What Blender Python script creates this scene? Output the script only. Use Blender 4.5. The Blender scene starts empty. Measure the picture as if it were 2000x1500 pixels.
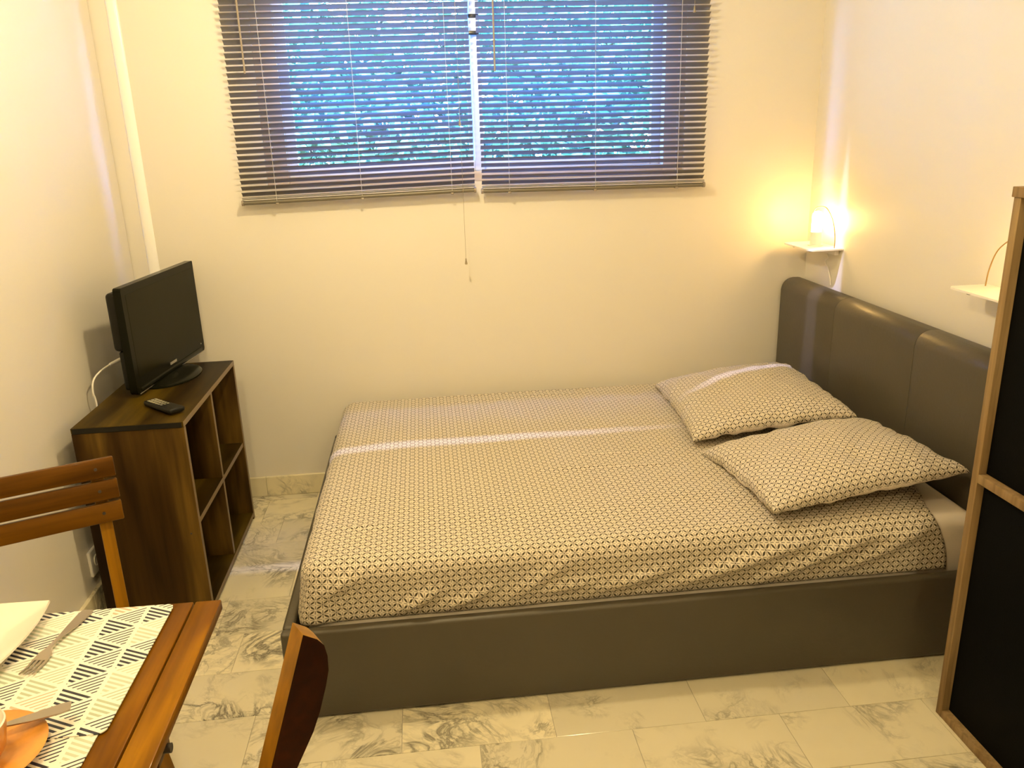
import bpy, bmesh, math, random
from mathutils import Vector, Matrix, noise
random.seed(7)
C = bpy.context.scene.collection
scn = bpy.context.scene
PI = math.pi
def hexc(*c): return (c[0], c[1], c[2], 1.0)

# ------------------------------------------------------------------ camera
cd = bpy.data.cameras.new('camera'); cam = bpy.data.objects.new('camera', cd); C.objects.link(cam)
cd.sensor_width = 36.0; cd.lens = 36.0 * 1573.85 / 2000.0; cd.clip_start = 0.02
right = Vector((0.99338556, -0.11090919, -0.02973673)); up = Vector((0.06136067, 0.29383888, 0.95388342))
fwd = Vector((0.09705663, 0.94939869, -0.29870076))
mw = Matrix((right, up, -fwd)).transposed().to_4x4(); mw.translation = Vector((0.4376, -3.3642, 1.5026))
cam.matrix_world = mw
scn.camera = cam

# ------------------------------------------------------------------ world
w = bpy.data.worlds.new('world'); scn.world = w; w.use_nodes = True
nt = w.node_tree; nt.nodes.clear()
sky = nt.nodes.new('ShaderNodeTexSky'); sky.sky_type = 'NISHITA'; sky.sun_disc = False
sky.sun_elevation = math.radians(22); sky.sun_rotation = math.radians(200)
tint = nt.nodes.new('ShaderNodeMix'); tint.data_type = 'RGBA'; tint.blend_type = 'MULTIPLY'; tint.inputs[0].default_value = 1.0
tint.inputs[7].default_value = (0.17, 0.40, 1.0, 1)
bg = nt.nodes.new('ShaderNodeBackground'); bg.inputs[1].default_value = 24.0
wo = nt.nodes.new('ShaderNodeOutputWorld')
nt.links.new(sky.outputs[0], tint.inputs[6]); nt.links.new(tint.outputs[2], bg.inputs[0]); nt.links.new(bg.outputs[0], wo.inputs[0])

# ------------------------------------------------------------------ lights
LAMP_W = 45.0
TABLE_W = 38.0
KITCHEN_W = 38.0
BEDSIDE = 78.0
STREAK_1 = 130.0
STREAK_2 = 190.0
def light(name, typ, loc, energy, col, **k):
    l = bpy.data.lights.new(name, typ); l.energy = energy; l.color = col
    for a, v in k.items(): setattr(l, a, v)
    o = bpy.data.objects.new(name, l); C.objects.link(o); o.location = loc; return o
def aim(o, target, xdir):
    z = (o.location - Vector(target)).normalized(); x = Vector(xdir); x = (x - z * x.dot(z)).normalized(); y = z.cross(x)
    m = Matrix((x, y, z)).transposed().to_4x4(); m.translation = o.location; o.matrix_world = m
WARM = (1.0, 0.795, 0.43)
light('ceiling_light_glow', 'POINT', (0.36, -1.12, 2.10), LAMP_W, WARM, shadow_soft_size=0.055)
light('dining_light_glow', 'POINT', (-0.05, -2.65, 2.36), TABLE_W, WARM, shadow_soft_size=0.07)
light('kitchen_light_glow', 'POINT', (1.20, -3.70, 2.36), KITCHEN_W, WARM, shadow_soft_size=0.07)
# added spots that draw the thin white-blue line over floor, bed, pillow and headboard
s1 = light('added_streak_spot', 'SPOT', (0.50, -0.628, 2.45), STREAK_1, (0.58, 0.58, 1.0), spot_size=math.radians(54), spot_blend=1.0, shadow_soft_size=0.006)
aim(s1, (0.50, -0.648, 0.43), (1, 0, 0)); s1.scale = (1.0, 0.046, 1.0)
s2 = light('added_streak_spot', 'SPOT', (0.75, -0.765, 2.45), STREAK_2, (0.58, 0.58, 1.0), spot_size=math.radians(40), spot_blend=0.9, shadow_soft_size=0.006)
aim(s2, (1.9, -0.345, 0.78), (0.94, 0.343, 0)); s2.scale = (1.0, 0.075, 1.0)

scn.view_settings.view_transform = 'Standard'; scn.view_settings.look = 'None'
scn.view_settings.exposure = 0.12; scn.view_settings.gamma = 1.0; scn.view_settings.use_curve_mapping = False

# ================================================================== materials
def newmat(name):
    m = bpy.data.materials.new(name); m.use_nodes = True
    t = m.node_tree; b = t.nodes['Principled BSDF']; return m, t, b
def N(t, typ, **k):
    n = t.nodes.new(typ)
    for a, v in k.items(): setattr(n, a, v)
    return n
def math_(t, op, a, b=None, c=None):
    n = t.nodes.new('ShaderNodeMath'); n.operation = op
    for i, v in enumerate((a, b, c)):
        if v is None: continue
        if isinstance(v, (int, float)): n.inputs[i].default_value = v
        else: t.links.new(v, n.inputs[i])
    return n.outputs[0]
def mixc(t, f, a, b):
    n = t.nodes.new('ShaderNodeMix'); n.data_type = 'RGBA'
    for i, v in ((0, f), (6, a), (7, b)):
        if isinstance(v, (int, float)): n.inputs[i].default_value = v
        elif isinstance(v, tuple): n.inputs[i].default_value = v
        else: t.links.new(v, n.inputs[i])
    return n.outputs[2]
def bump(t, b, h, strength=0.2, dist=0.01):
    n = t.nodes.new('ShaderNodeBump'); n.inputs['Strength'].default_value = strength; n.inputs['Distance'].default_value = dist
    t.links.new(h, n.inputs['Height']); t.links.new(n.outputs[0], b.inputs['Normal'])
def ramp(t, f, stops):
    n = t.nodes.new('ShaderNodeValToRGB'); e = n.color_ramp.elements
    e[0].position, e[0].color = stops[0]; e[1].position, e[1].color = stops[1]
    for p, c in stops[2:]:
        x = e.new(p); x.color = c
    t.links.new(f, n.inputs[0]); return n.outputs[0]
def plain(name, col, rough=0.5, metal=0.0, spec=0.5, coat=0.0, nscale=0, nbump=0.0, var=0.0, vscale=3.0):
    m, t, b = newmat(name)
    b.inputs['Base Color'].default_value = hexc(*col); b.inputs['Roughness'].default_value = rough
    b.inputs['Metallic'].default_value = metal; b.inputs['Specular IOR Level'].default_value = spec; b.inputs['Coat Weight'].default_value = coat
    tc = N(t, 'ShaderNodeTexCoord')
    if var:
        n = N(t, 'ShaderNodeTexNoise'); n.inputs['Scale'].default_value = vscale; n.inputs['Detail'].default_value = 4
        t.links.new(tc.outputs['Object'], n.inputs['Vector'])
        d = tuple(max(0, c * (1 - var)) for c in col); l = tuple(min(1, c * (1 + var)) for c in col)
        t.links.new(ramp(t, n.outputs[0], [(0.3, hexc(*d)), (0.7, hexc(*l))]), b.inputs['Base Color'])
    if nscale:
        n = N(t, 'ShaderNodeTexNoise'); n.inputs['Scale'].default_value = nscale; n.inputs['Detail'].default_value = 5
        t.links.new(tc.outputs['Object'], n.inputs['Vector']); bump(t, b, n.outputs[0], nbump, 0.004)
    return m
def emit(name, col, s):
    m, t, b = newmat(name)
    b.inputs['Base Color'].default_value = hexc(*col); b.inputs['Emission Color'].default_value = hexc(*col); b.inputs['Emission Strength'].default_value = s
    return m
def wood(name, dark, mid, lite, axis, fine=60, rough=0.4, coat=0.0, streak=9.0, bumps=0.12, spec=0.08):
    m, t, b = newmat(name); b.inputs['Roughness'].default_value = rough; b.inputs['Specular IOR Level'].default_value = spec; b.inputs['Coat Weight'].default_value = coat
    tc = N(t, 'ShaderNodeTexCoord'); oi = N(t, 'ShaderNodeObjectInfo')
    add = N(t, 'ShaderNodeVectorMath', operation='ADD'); off = N(t, 'ShaderNodeVectorMath', operation='SCALE')
    off.inputs[0].default_value = (31.0, 17.0, 23.0); t.links.new(oi.outputs['Random'], off.inputs['Scale'])
    t.links.new(tc.outputs['Object'], add.inputs[0]); t.links.new(off.outputs[0], add.inputs[1])
    def tex(sc, along, det):
        mp = N(t, 'ShaderNodeMapping'); s = [sc, sc, sc]; s[axis] = along; mp.inputs['Scale'].default_value = s
        t.links.new(add.outputs[0], mp.inputs['Vector'])
        n = N(t, 'ShaderNodeTexNoise'); n.inputs['Scale'].default_value = 1.0; n.inputs['Detail'].default_value = det; n.inputs['Distortion'].default_value = 0.4
        t.links.new(mp.outputs[0], n.inputs['Vector']); return n.outputs[0]
    a = tex(streak, streak * 0.16, 3); f = tex(fine, fine * 0.05, 6)
    c1 = ramp(t, a, [(0.32, hexc(*dark)), (0.68, hexc(*lite)), (0.5, hexc(*mid))])
    c2 = ramp(t, f, [(0.3, (0.55, 0.55, 0.55, 1)), (0.62, (1, 1, 1, 1))])
    mx = N(t, 'ShaderNodeMix', data_type='RGBA', blend_type='MULTIPLY'); mx.inputs[0].default_value = 0.75
    t.links.new(c1, mx.inputs[6]); t.links.new(c2, mx.inputs[7]); t.links.new(mx.outputs[2], b.inputs['Base Color'])
    bump(t, b, f, bumps, 0.002); return m

M = {}
M['wall'] = plain('cream_wall_paint', (0.755, 0.71, 0.63), 0.36, spec=0.4, nscale=14, nbump=0.06)
M['ceil'] = plain('ceiling_paint', (0.62, 0.58, 0.50), 0.8)
M['white_trim'] = plain('white_gloss_paint', (0.95, 0.93, 0.90), 0.25)
M['slat'] = plain('grey_brown_aluminium', (0.165, 0.155, 0.15), 0.36, metal=0.0, spec=0.6)
M['rail'] = plain('grey_brown_rail', (0.16, 0.14, 0.105), 0.35)
M['cord'] = plain('pale_cord', (0.62, 0.60, 0.58), 0.7)
M['wand'] = plain('tan_wand', (0.30, 0.25, 0.20), 0.35)
M['tassel'] = plain('tan_tassel', (0.30, 0.24, 0.15), 0.45)
M['frame'] = plain('window_frame_paint', (0.60, 0.50, 0.38), 0.4)
M['alu'] = plain('window_white_aluminium', (0.72, 0.76, 0.82), 0.35)
M['black'] = plain('black_plastic', (0.012, 0.012, 0.012), 0.35)
M['leather'] = plain('taupe_leather', (0.074, 0.062, 0.042), 0.42, spec=0.45, nscale=90, nbump=0.12, var=0.05, vscale=2.0)
M['seam'] = plain('dark_seam_thread', (0.05, 0.04, 0.03), 0.6)
M['mattress'] = plain('white_mattress_cloth', (0.78, 0.70, 0.60), 0.85, nscale=200, nbump=0.1)
M['lampwhite'] = plain('white_enamel', (0.86, 0.82, 0.76), 0.35)
M['brass'] = plain('brass_wire', (0.45, 0.30, 0.12), 0.3, metal=0.9)
M['bulb'] = emit('lit_frosted_glass', (1.0, 0.60, 0.18), BEDSIDE)
M['bulb_dim'] = emit('lit_frosted_glass_dim', (1.0, 0.60, 0.18), 40.0)
M['glow'] = emit('lit_ceiling_shade', (1.0, 0.82, 0.55), 3.0)
M['tvblack'] = plain('piano_black_plastic', (0.008, 0.008, 0.004), 0.22, spec=0.08)
M['tvback'] = plain('tv_back_plastic', (0.010, 0.009, 0.006), 0.45, spec=0.25)
M['screen'] = plain('tv_screen_off', (0.010, 0.009, 0.001), 0.25, spec=0.08)
M['silver'] = plain('silver_print', (0.45, 0.42, 0.36), 0.35, metal=0.6)
M['rubber'] = plain('grey_rubber_keys', (0.30, 0.28, 0.20), 0.6)
M['dwood'] = wood('dark_rustic_wood_y', (0.013, 0.006, 0.0005), (0.036, 0.020, 0.0015), (0.098, 0.060, 0.005), 1, 55, 0.42, streak=7)
M['dwoodz'] = wood('dark_rustic_wood_z', (0.014, 0.006, 0.002), (0.055, 0.028, 0.006), (0.16, 0.090, 0.016), 2, 55, 0.42, streak=7)
M['edge'] = plain('pale_wood_edge', (0.20, 0.14, 0.075), 0.5)
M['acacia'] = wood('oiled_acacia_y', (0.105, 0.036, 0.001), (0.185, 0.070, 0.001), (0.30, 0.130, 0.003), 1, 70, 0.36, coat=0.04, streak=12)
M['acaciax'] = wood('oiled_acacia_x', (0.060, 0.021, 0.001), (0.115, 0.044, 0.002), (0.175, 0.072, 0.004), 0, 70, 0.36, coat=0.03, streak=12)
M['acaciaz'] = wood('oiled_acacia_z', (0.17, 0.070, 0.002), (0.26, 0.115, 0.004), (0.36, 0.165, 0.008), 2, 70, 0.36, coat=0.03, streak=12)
M['board'] = wood('shade_darkened_board', (0.018, 0.0035, 0.0005), (0.026, 0.0055, 0.0008), (0.036, 0.008, 0.001), 1, 70, 0.45, coat=0.0, streak=12)  # dark tone stands in for shade on the right chair's post faces
M['screw'] = plain('dark_screw', (0.03, 0.02, 0.012), 0.5)
M['oak'] = wood('oak_edge', (0.20, 0.125, 0.055), (0.27, 0.175, 0.080), (0.33, 0.225, 0.11), 2, 90, 0.5, streak=10)
M['panel'] = plain('black_panel', (0.004, 0.004, 0.004), 0.7, spec=0.03, nscale=300, nbump=0.1)
M['china'] = plain('cream_china', (0.86, 0.80, 0.70), 0.22, coat=0.3)
M['terra'] = plain('terracotta_glaze', (0.58, 0.245, 0.040), 0.30, coat=0.3, var=0.28, vscale=22)
M['steel'] = plain('brushed_steel', (0.42, 0.37, 0.31), 0.34, metal=0.85)
M['plaster'] = plain('grout', (0.45, 0.40, 0.32), 0.8)
M['soil'] = plain('garden_ground', (0.10, 0.12, 0.06), 0.9)
M['stem'] = plain('tree_bark', (0.08, 0.06, 0.045), 0.9)

def marble():
    m, t, b = newmat('cream_marble'); b.inputs['Roughness'].default_value = 0.16; b.inputs['Coat Weight'].default_value = 0.15
    tc = N(t, 'ShaderNodeTexCoord'); oi = N(t, 'ShaderNodeObjectInfo')
    rot = N(t, 'ShaderNodeVectorRotate', rotation_type='Z_AXIS'); t.links.new(tc.outputs['Object'], rot.inputs['Vector'])
    t.links.new(math_(t, 'MULTIPLY', oi.outputs['Random'], 40.0), rot.inputs['Angle'])
    off = N(t, 'ShaderNodeVectorMath', operation='SCALE'); off.inputs[0].default_value = (57.0, 91.0, 33.0); t.links.new(oi.outputs['Random'], off.inputs['Scale'])
    add = N(t, 'ShaderNodeVectorMath', operation='ADD'); t.links.new(rot.outputs[0], add.inputs[0]); t.links.new(off.outputs[0], add.inputs[1])
    def nz(sc, det, dist=0.0, vec=None, rough=0.55):
        n = N(t, 'ShaderNodeTexNoise'); n.inputs['Scale'].default_value = sc; n.inputs['Detail'].default_value = det
        n.inputs['Distortion'].default_value = dist; n.inputs['Roughness'].default_value = rough
        t.links.new(vec or add.outputs[0], n.inputs['Vector']); return n.outputs[0]
    mp = N(t, 'ShaderNodeMapping'); mp.inputs['Scale'].default_value = (1.0, 1.5, 1.0); mp.inputs['Rotation'].default_value = (0, 0, 0.6)
    t.links.new(add.outputs[0], mp.inputs['Vector'])
    v = nz(5.5, 7, 1.6, mp.outputs[0], 0.62)
    ridge = math_(t, 'SUBTRACT', 1.0, math_(t, 'MINIMUM', 1.0, math_(t, 'MULTIPLY', math_(t, 'ABSOLUTE', math_(t, 'SUBTRACT', v, 0.5)), 17.0)))
    v2 = nz(13.0, 6, 1.2, mp.outputs[0], 0.6)
    ridge2 = math_(t, 'SUBTRACT', 1.0, math_(t, 'MINIMUM', 1.0, math_(t, 'MULTIPLY', math_(t, 'ABSOLUTE', math_(t, 'SUBTRACT', v2, 0.5)), 15.0)))
    mask = N(t, 'ShaderNodeMapRange'); mask.inputs[1].default_value = 0.455; mask.inputs[2].default_value = 0.60; t.links.new(nz(4.2, 3), mask.inputs[0])
    hv = N(t, 'ShaderNodeMapRange'); hv.inputs[1].default_value = 0.0; hv.inputs[2].default_value = 1.0; hv.inputs[3].default_value = 0.55; hv.inputs[4].default_value = 1.0
    t.links.new(oi.outputs['Random'], hv.inputs[0])
    veins = math_(t, 'MULTIPLY', math_(t, 'MAXIMUM', ridge, math_(t, 'MULTIPLY', ridge2, 0.40)), math_(t, 'MULTIPLY', mask.outputs[0], hv.outputs[0]))
    cloud = N(t, 'ShaderNodeMapRange'); cloud.inputs[1].default_value = 0.35; cloud.inputs[2].default_value = 0.75; t.links.new(nz(3.0, 4), cloud.inputs[0])
    rnd = math_(t, 'FRACT', math_(t, 'MULTIPLY', oi.outputs['Random'], 17.3))
    base = mixc(t, rnd, (0.87, 0.78, 0.54, 1), (0.66, 0.60, 0.44, 1))
    base = mixc(t, math_(t, 'MULTIPLY', cloud.outputs[0], 0.40), base, (0.54, 0.49, 0.36, 1))
    col = mixc(t, math_(t, 'MULTIPLY', veins, 0.9), base, (0.10, 0.09, 0.075, 1))
    t.links.new(col, b.inputs['Base Color']); return m
M['marble'] = marble()

def fabric(name, base, line, unit=0.0133, inv=False, strength=1.0):
    m, t, b = newmat(name); b.inputs['Roughness'].default_value = 0.85; b.inputs['Specular IOR Level'].default_value = 0.2
    b.inputs['Sheen Weight'].default_value = 0.15
    uv = N(t, 'ShaderNodeUVMap'); uv.uv_map = 'UVMap'; sp = N(t, 'ShaderNodeSeparateXYZ'); t.links.new(uv.outputs[0], sp.inputs[0])
    u = math_(t, 'DIVIDE', sp.outputs[0], unit); v = math_(t, 'DIVIDE', sp.outputs[1], unit)
    def tri(x, per):  # distance to nearest multiple of per
        return math_(t, 'ABSOLUTE', math_(t, 'SUBTRACT', x, math_(t, 'MULTIPLY', math_(t, 'ROUND', math_(t, 'DIVIDE', x, per)), per)))
    def lt(d, wdt): # soft line
        n = N(t, 'ShaderNodeMapRange'); n.interpolation_type = 'SMOOTHSTEP'
        n.inputs[1].default_value = wdt * 1.35; n.inputs[2].default_value = wdt * 0.65; n.inputs[3].default_value = 0; n.inputs[4].default_value = 1
        t.links.new(d, n.inputs[0]); return n.outputs[0]
    def away(x):   # 1 away from the crossings along a line, 0 close to them
        n = N(t, 'ShaderNodeMapRange'); n.interpolation_type = 'SMOOTHSTEP'; n.inputs[1].default_value = 0.12; n.inputs[2].default_value = 0.24
        t.links.new(tri(x, 1.0), n.inputs[0]); return n.outputs[0]
    hv = math_(t, 'MAXIMUM', math_(t, 'MULTIPLY', lt(tri(u, 1.0), 0.075), away(v)), math_(t, 'MULTIPLY', lt(tri(v, 1.0), 0.060), away(u)))
    pl = math_(t, 'ADD', u, v); mi = math_(t, 'SUBTRACT', u, v)
    def leaf(d, s):
        sn = math_(t, 'ABSOLUTE', math_(t, 'SINE', math_(t, 'MULTIPLY', s, PI / 2)))
        wd = math_(t, 'MULTIPLY', math_(t, 'SUBTRACT', sn, 0.36), 0.28)
        x = math_(t, 'SUBTRACT', wd, math_(t, 'DIVIDE', d, 1.414))
        n = N(t, 'ShaderNodeMapRange'); n.interpolation_type = 'SMOOTHSTEP'; n.inputs[1].default_value = -0.02; n.inputs[2].default_value = 0.045
        t.links.new(x, n.inputs[0]); return n.outputs[0]
    dg = math_(t, 'MAXIMUM', leaf(tri(pl, 2.0), mi), leaf(tri(mi, 2.0), pl))
    r2 = math_(t, 'SQRT', math_(t, 'ADD', math_(t, 'POWER', tri(u, 2.0), 2.0), math_(t, 'POWER', tri(v, 2.0), 2.0)))
    dg = math_(t, 'MAXIMUM', dg, lt(r2, 0.12))
    pat = math_(t, 'MULTIPLY', math_(t, 'MAXIMUM', math_(t, 'MULTIPLY', hv, 0.75), dg), strength)
    t.links.new(mixc(t, pat, hexc(*base), hexc(*line)), b.inputs['Base Color'])
    n = N(t, 'ShaderNodeTexNoise'); n.inputs['Scale'].default_value = 900; t.links.new(uv.outputs[0], n.inputs['Vector']); bump(t, b, n.outputs[0], 0.12, 0.001)
    return m
M['sheet'] = fabric('star_print_cotton', (0.70, 0.62, 0.49), (0.060, 0.045, 0.024), 0.0146)
M['pillow'] = fabric('star_print_pillowcase', (0.72, 0.64, 0.51), (0.075, 0.060, 0.042), 0.0136)
M['pillow_back'] = fabric('plain_pillowcase_back', (0.74, 0.65, 0.55), (0.45, 0.38, 0.31), 0.0125, strength=0.5)

def matprint():
    m, t, b = newmat('triangle_stripe_print'); b.inputs['Roughness'].default_value = 0.45
    uv = N(t, 'ShaderNodeUVMap'); uv.uv_map = 'UVMap'; sp = N(t, 'ShaderNodeSeparateXYZ'); t.links.new(uv.outputs[0], sp.inputs[0])
    X = math_(t, 'DIVIDE', sp.outputs[0], 0.061); q = math_(t, 'DIVIDE', sp.outputs[1], 0.0605)
    c = math_(t, 'FLOOR', X); f = math_(t, 'SUBTRACT', X, c)
    o = math_(t, 'MULTIPLY', math_(t, 'FLOORED_MODULO', c, 2.0), 0.5)
    qo = math_(t, 'SUBTRACT', q, o); hf = math_(t, 'MULTIPLY', f, 0.5)
    a = math_(t, 'ADD', qo, hf); bb = math_(t, 'SUBTRACT', qo, hf)
    fa = math_(t, 'FLOOR', a); fb = math_(t, 'FLOOR', bb)
    rp = math_(t, 'COMPARE', fa, fb, 0.1)
    ra = math_(t, 'SUBTRACT', 1.0, math_(t, 'SUBTRACT', a, fa)); rb = math_(t, 'SUBTRACT', 1.0, math_(t, 'SUBTRACT', bb, fb))
    sa = math_(t, 'FRACT', math_(t, 'MULTIPLY', ra, 6.3)); sb = math_(t, 'FRACT', math_(t, 'MULTIPLY', rb, 7.3))
    on_a = math_(t, 'MULTIPLY', math_(t, 'GREATER_THAN', sa, 0.30), math_(t, 'LESS_THAN', sa, 0.82))
    on_b = math_(t, 'MULTIPLY', math_(t, 'GREATER_THAN', sb, 0.38), math_(t, 'LESS_THAN', sb, 0.74))
    ink = math_(t, 'ADD', math_(t, 'MULTIPLY', rp, on_a), math_(t, 'MULTIPLY', math_(t, 'SUBTRACT', 1.0, rp), on_b))
    # white gaps along the three triangle edges
    g1 = math_(t, 'LESS_THAN', math_(t, 'ABSOLUTE', math_(t, 'SUBTRACT', f, 0.5)), 0.445)
    low_a = math_(t, 'GREATER_THAN', math_(t, 'SUBTRACT', bb, fb), 0.06); low_b = math_(t, 'GREATER_THAN', math_(t, 'SUBTRACT', a, fa), 0.06)
    g2 = math_(t, 'ADD', math_(t, 'MULTIPLY', rp, low_a), math_(t, 'MULTIPLY', math_(t, 'SUBTRACT', 1.0, rp), low_b))
    ink = math_(t, 'MULTIPLY', ink, math_(t, 'MULTIPLY', g1, g2))
    # colour of each triangle
    cell = math_(t, 'ADD', math_(t, 'ADD', math_(t, 'MULTIPLY', c, 3.0), math_(t, 'MULTIPLY', fb, 5.0)), math_(t, 'MULTIPLY', rp, 0.0))
    h = math_(t, 'FRACT', math_(t, 'MULTIPLY', math_(t, 'SINE', math_(t, 'MULTIPLY', cell, 12.9898)), 437.5))
    n = N(t, 'ShaderNodeValToRGB'); n.color_ramp.interpolation = 'CONSTANT'; e = n.color_ramp.elements
    e[0].position = 0; e[0].color = (0.020, 0.022, 0.040, 1); e[1].position = 0.34; e[1].color = (0.42, 0.46, 0.34, 1)
    x = e.new(0.58); x.color = (0.50, 0.40, 0.27, 1); x = e.new(0.78); x.color = (0.50, 0.54, 0.42, 1)
    t.links.new(h, n.inputs[0])
    t.links.new(mixc(t, ink, (0.84, 0.80, 0.70, 1), n.outputs[0]), b.inputs['Base Color']); return m
M['mat'] = matprint()

def glass():
    m, t, b = newmat('window_glass'); t.nodes.remove(b)
    out = t.nodes['Material Output']; tr = N(t, 'ShaderNodeBsdfTransparent'); tr.inputs[0].default_value = (0.93, 0.97, 0.97, 1)
    gl = N(t, 'ShaderNodeBsdfGlossy'); gl.inputs['Roughness'].default_value = 0.02
    mx = N(t, 'ShaderNodeMixShader'); mx.inputs[0].default_value = 0.07
    t.links.new(tr.outputs[0], mx.inputs[1]); t.links.new(gl.outputs[0], mx.inputs[2]); t.links.new(mx.outputs[0], out.inputs[0]); return m
M['glass'] = glass()
def leafmat():
    m, t, b = newmat('garden_leaf'); b.inputs['Roughness'].default_value = 0.4
    g = N(t, 'ShaderNodeNewGeometry')
    t.links.new(ramp(t, g.outputs['Random Per Island'], [(0.0, (0.03, 0.085, 0.04, 1)), (1.0, (0.17, 0.33, 0.16, 1))]), b.inputs['Base Color'])
    b.inputs['Transmission Weight'].default_value = 0.0
    return m
M['leaf'] = leafmat()

# ================================================================== mesh helpers
def setmat(me, m):
    me.materials.append(M[m] if isinstance(m, str) else m)
def finish(name, bm, m, parent=None, smooth=None, loc=None):
    bmesh.ops.recalc_face_normals(bm, faces=bm.faces[:])
    me = bpy.data.meshes.new(name); bm.to_mesh(me); bm.free()
    for x in (m if isinstance(m, (list, tuple)) else [m]): setmat(me, x)
    if smooth is not None:
        for p in me.polygons: p.use_smooth = True
        me.set_sharp_from_angle(angle=math.radians(smooth))
    o = bpy.data.objects.new(name, me); C.objects.link(o)
    if parent is not None:
        o.parent = parent
    if loc is not None: o.location = loc
    return o
def box(bm, x0, x1, y0, y1, z0, z1, bev=0.0, seg=2, mtx=None):
    r = bmesh.ops.create_cube(bm, size=1.0); vs = r['verts']
    bmesh.ops.scale(bm, verts=vs, vec=(x1 - x0, y1 - y0, z1 - z0)); bmesh.ops.translate(bm, verts=vs, vec=((x0 + x1) / 2, (y0 + y1) / 2, (z0 + z1) / 2))
    if bev > 0:
        es = list({e for v in vs for e in v.link_edges})
        r2 = bmesh.ops.bevel(bm, geom=es, offset=bev, segments=seg, profile=0.5, affect='EDGES')
        vs = list({v for f in r2['faces'] for v in f.verts} | {v for v in vs if v.is_valid})
    if mtx is not None: bmesh.ops.transform(bm, matrix=mtx, verts=vs)
    return vs
def boxo(name, d, m, parent=None, bev=0.002, seg=2, origin=None, smooth=35):
    """one beveled box; d = x0,x1,y0,y1,z0,z1 in the parent's (or world) frame; origin of the object at its centre"""
    cx, cy, cz = (d[0] + d[1]) / 2, (d[2] + d[3]) / 2, (d[4] + d[5]) / 2
    bm = bmesh.new(); box(bm, d[0] - cx, d[1] - cx, d[2] - cy, d[3] - cy, d[4] - cz, d[5] - cz, bev, seg)
    return finish(name, bm, m, parent, smooth if bev > 0 else None, (cx, cy, cz))
def tube(bm, pts, r, n=8, cap=True):
    pts = [Vector(p) for p in pts]; rings = []
    rr = r if isinstance(r, (list, tuple)) else [r] * len(pts)
    prev = None
    for i, p in enumerate(pts):
        d = (pts[min(i + 1, len(pts) - 1)] - pts[max(i - 1, 0)]).normalized()
        if prev is None:
            a = Vector((0, 0, 1)) if abs(d.z) < 0.9 else Vector((1, 0, 0)); u = d.cross(a).normalized()
        else: u = (prev - d * prev.dot(d)).normalized()
        prev = u; v = d.cross(u)
        rings.append([bm.verts.new(p + (u * math.cos(2 * PI * k / n) + v * math.sin(2 * PI * k / n)) * rr[i]) for k in range(n)])
    for a, b in zip(rings, rings[1:]):
        for k in range(n): bm.faces.new((a[k], a[(k + 1) % n], b[(k + 1) % n], b[k]))
    if cap: bm.faces.new(rings[0][::-1]); bm.faces.new(rings[-1])
def lathe(bm, prof, n=32, c=(0, 0, 0)):
    rings = []
    for r, z in prof:
        if r < 1e-6: rings.append([bm.verts.new((c[0], c[1], c[2] + z))])
        else: rings.append([bm.verts.new((c[0] + r * math.cos(2 * PI * k / n), c[1] + r * math.sin(2 * PI * k / n), c[2] + z)) for k in range(n)])
    for a, b in zip(rings, rings[1:]):
        for k in range(n):
            k2 = (k + 1) % n
            if len(a) == 1 and len(b) == 1: continue
            if len(a) == 1: bm.faces.new((a[0], b[k], b[k2]))
            elif len(b) == 1: bm.faces.new((a[k], b[0], a[k2]))
            else: bm.faces.new((a[k], b[k], b[k2], a[k2]))
def prism(bm, poly, axis, d0, d1):
    """extrude a 2D polygon along axis between d0 and d1"""
    def P(p, d):
        if axis == 0: return (d, p[0], p[1])
        if axis == 1: return (p[0], d, p[1])
        return (p[0], p[1], d)
    a = [bm.verts.new(P(p, d0)) for p in poly]; b = [bm.verts.new(P(p, d1)) for p in poly]; n = len(poly)
    bm.faces.new(a[::-1]); bm.faces.new(b)
    for i in range(n): bm.faces.new((a[i], a[(i + 1) % n], b[(i + 1) % n], b[i]))
def bez(pts, n=8):
    """Catmull-Rom through points"""
    p = [Vector(x) for x in pts]; out = []
    for i in range(len(p) - 1):
        a = p[max(i - 1, 0)]; b = p[i]; c = p[i + 1]; d = p[min(i + 2, len(p) - 1)]
        for k in range(n):
            t = k / n
            out.append(0.5 * ((2 * b) + (c - a) * t + (2 * a - 5 * b + 4 * c - d) * t * t + (3 * b - a - 3 * c + d) * t ** 3))
    out.append(p[-1]); return out
def bevel_all(bm, off, seg=2, ang=30):
    es = [e for e in bm.edges if len(e.link_faces) == 2 and e.calc_face_angle(0) > math.radians(ang)]
    bmesh.ops.bevel(bm, geom=es, offset=off, segments=seg, profile=0.5, affect='EDGES')
def tag(o, label, cat, group=None):
    o['label'] = label; o['category'] = cat
    if group: o['group'] = group
    return o
def thing(name, label, cat, loc=(0, 0, 0), rz=0.0, group=None):
    o = bpy.data.objects.new(name, None); C.objects.link(o); o.location = loc; o.rotation_euler = (0, 0, rz); o.empty_display_size = 0.05
    return tag(o, label, cat, group)
def struct(o): o['kind'] = 'structure'; return o

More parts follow.
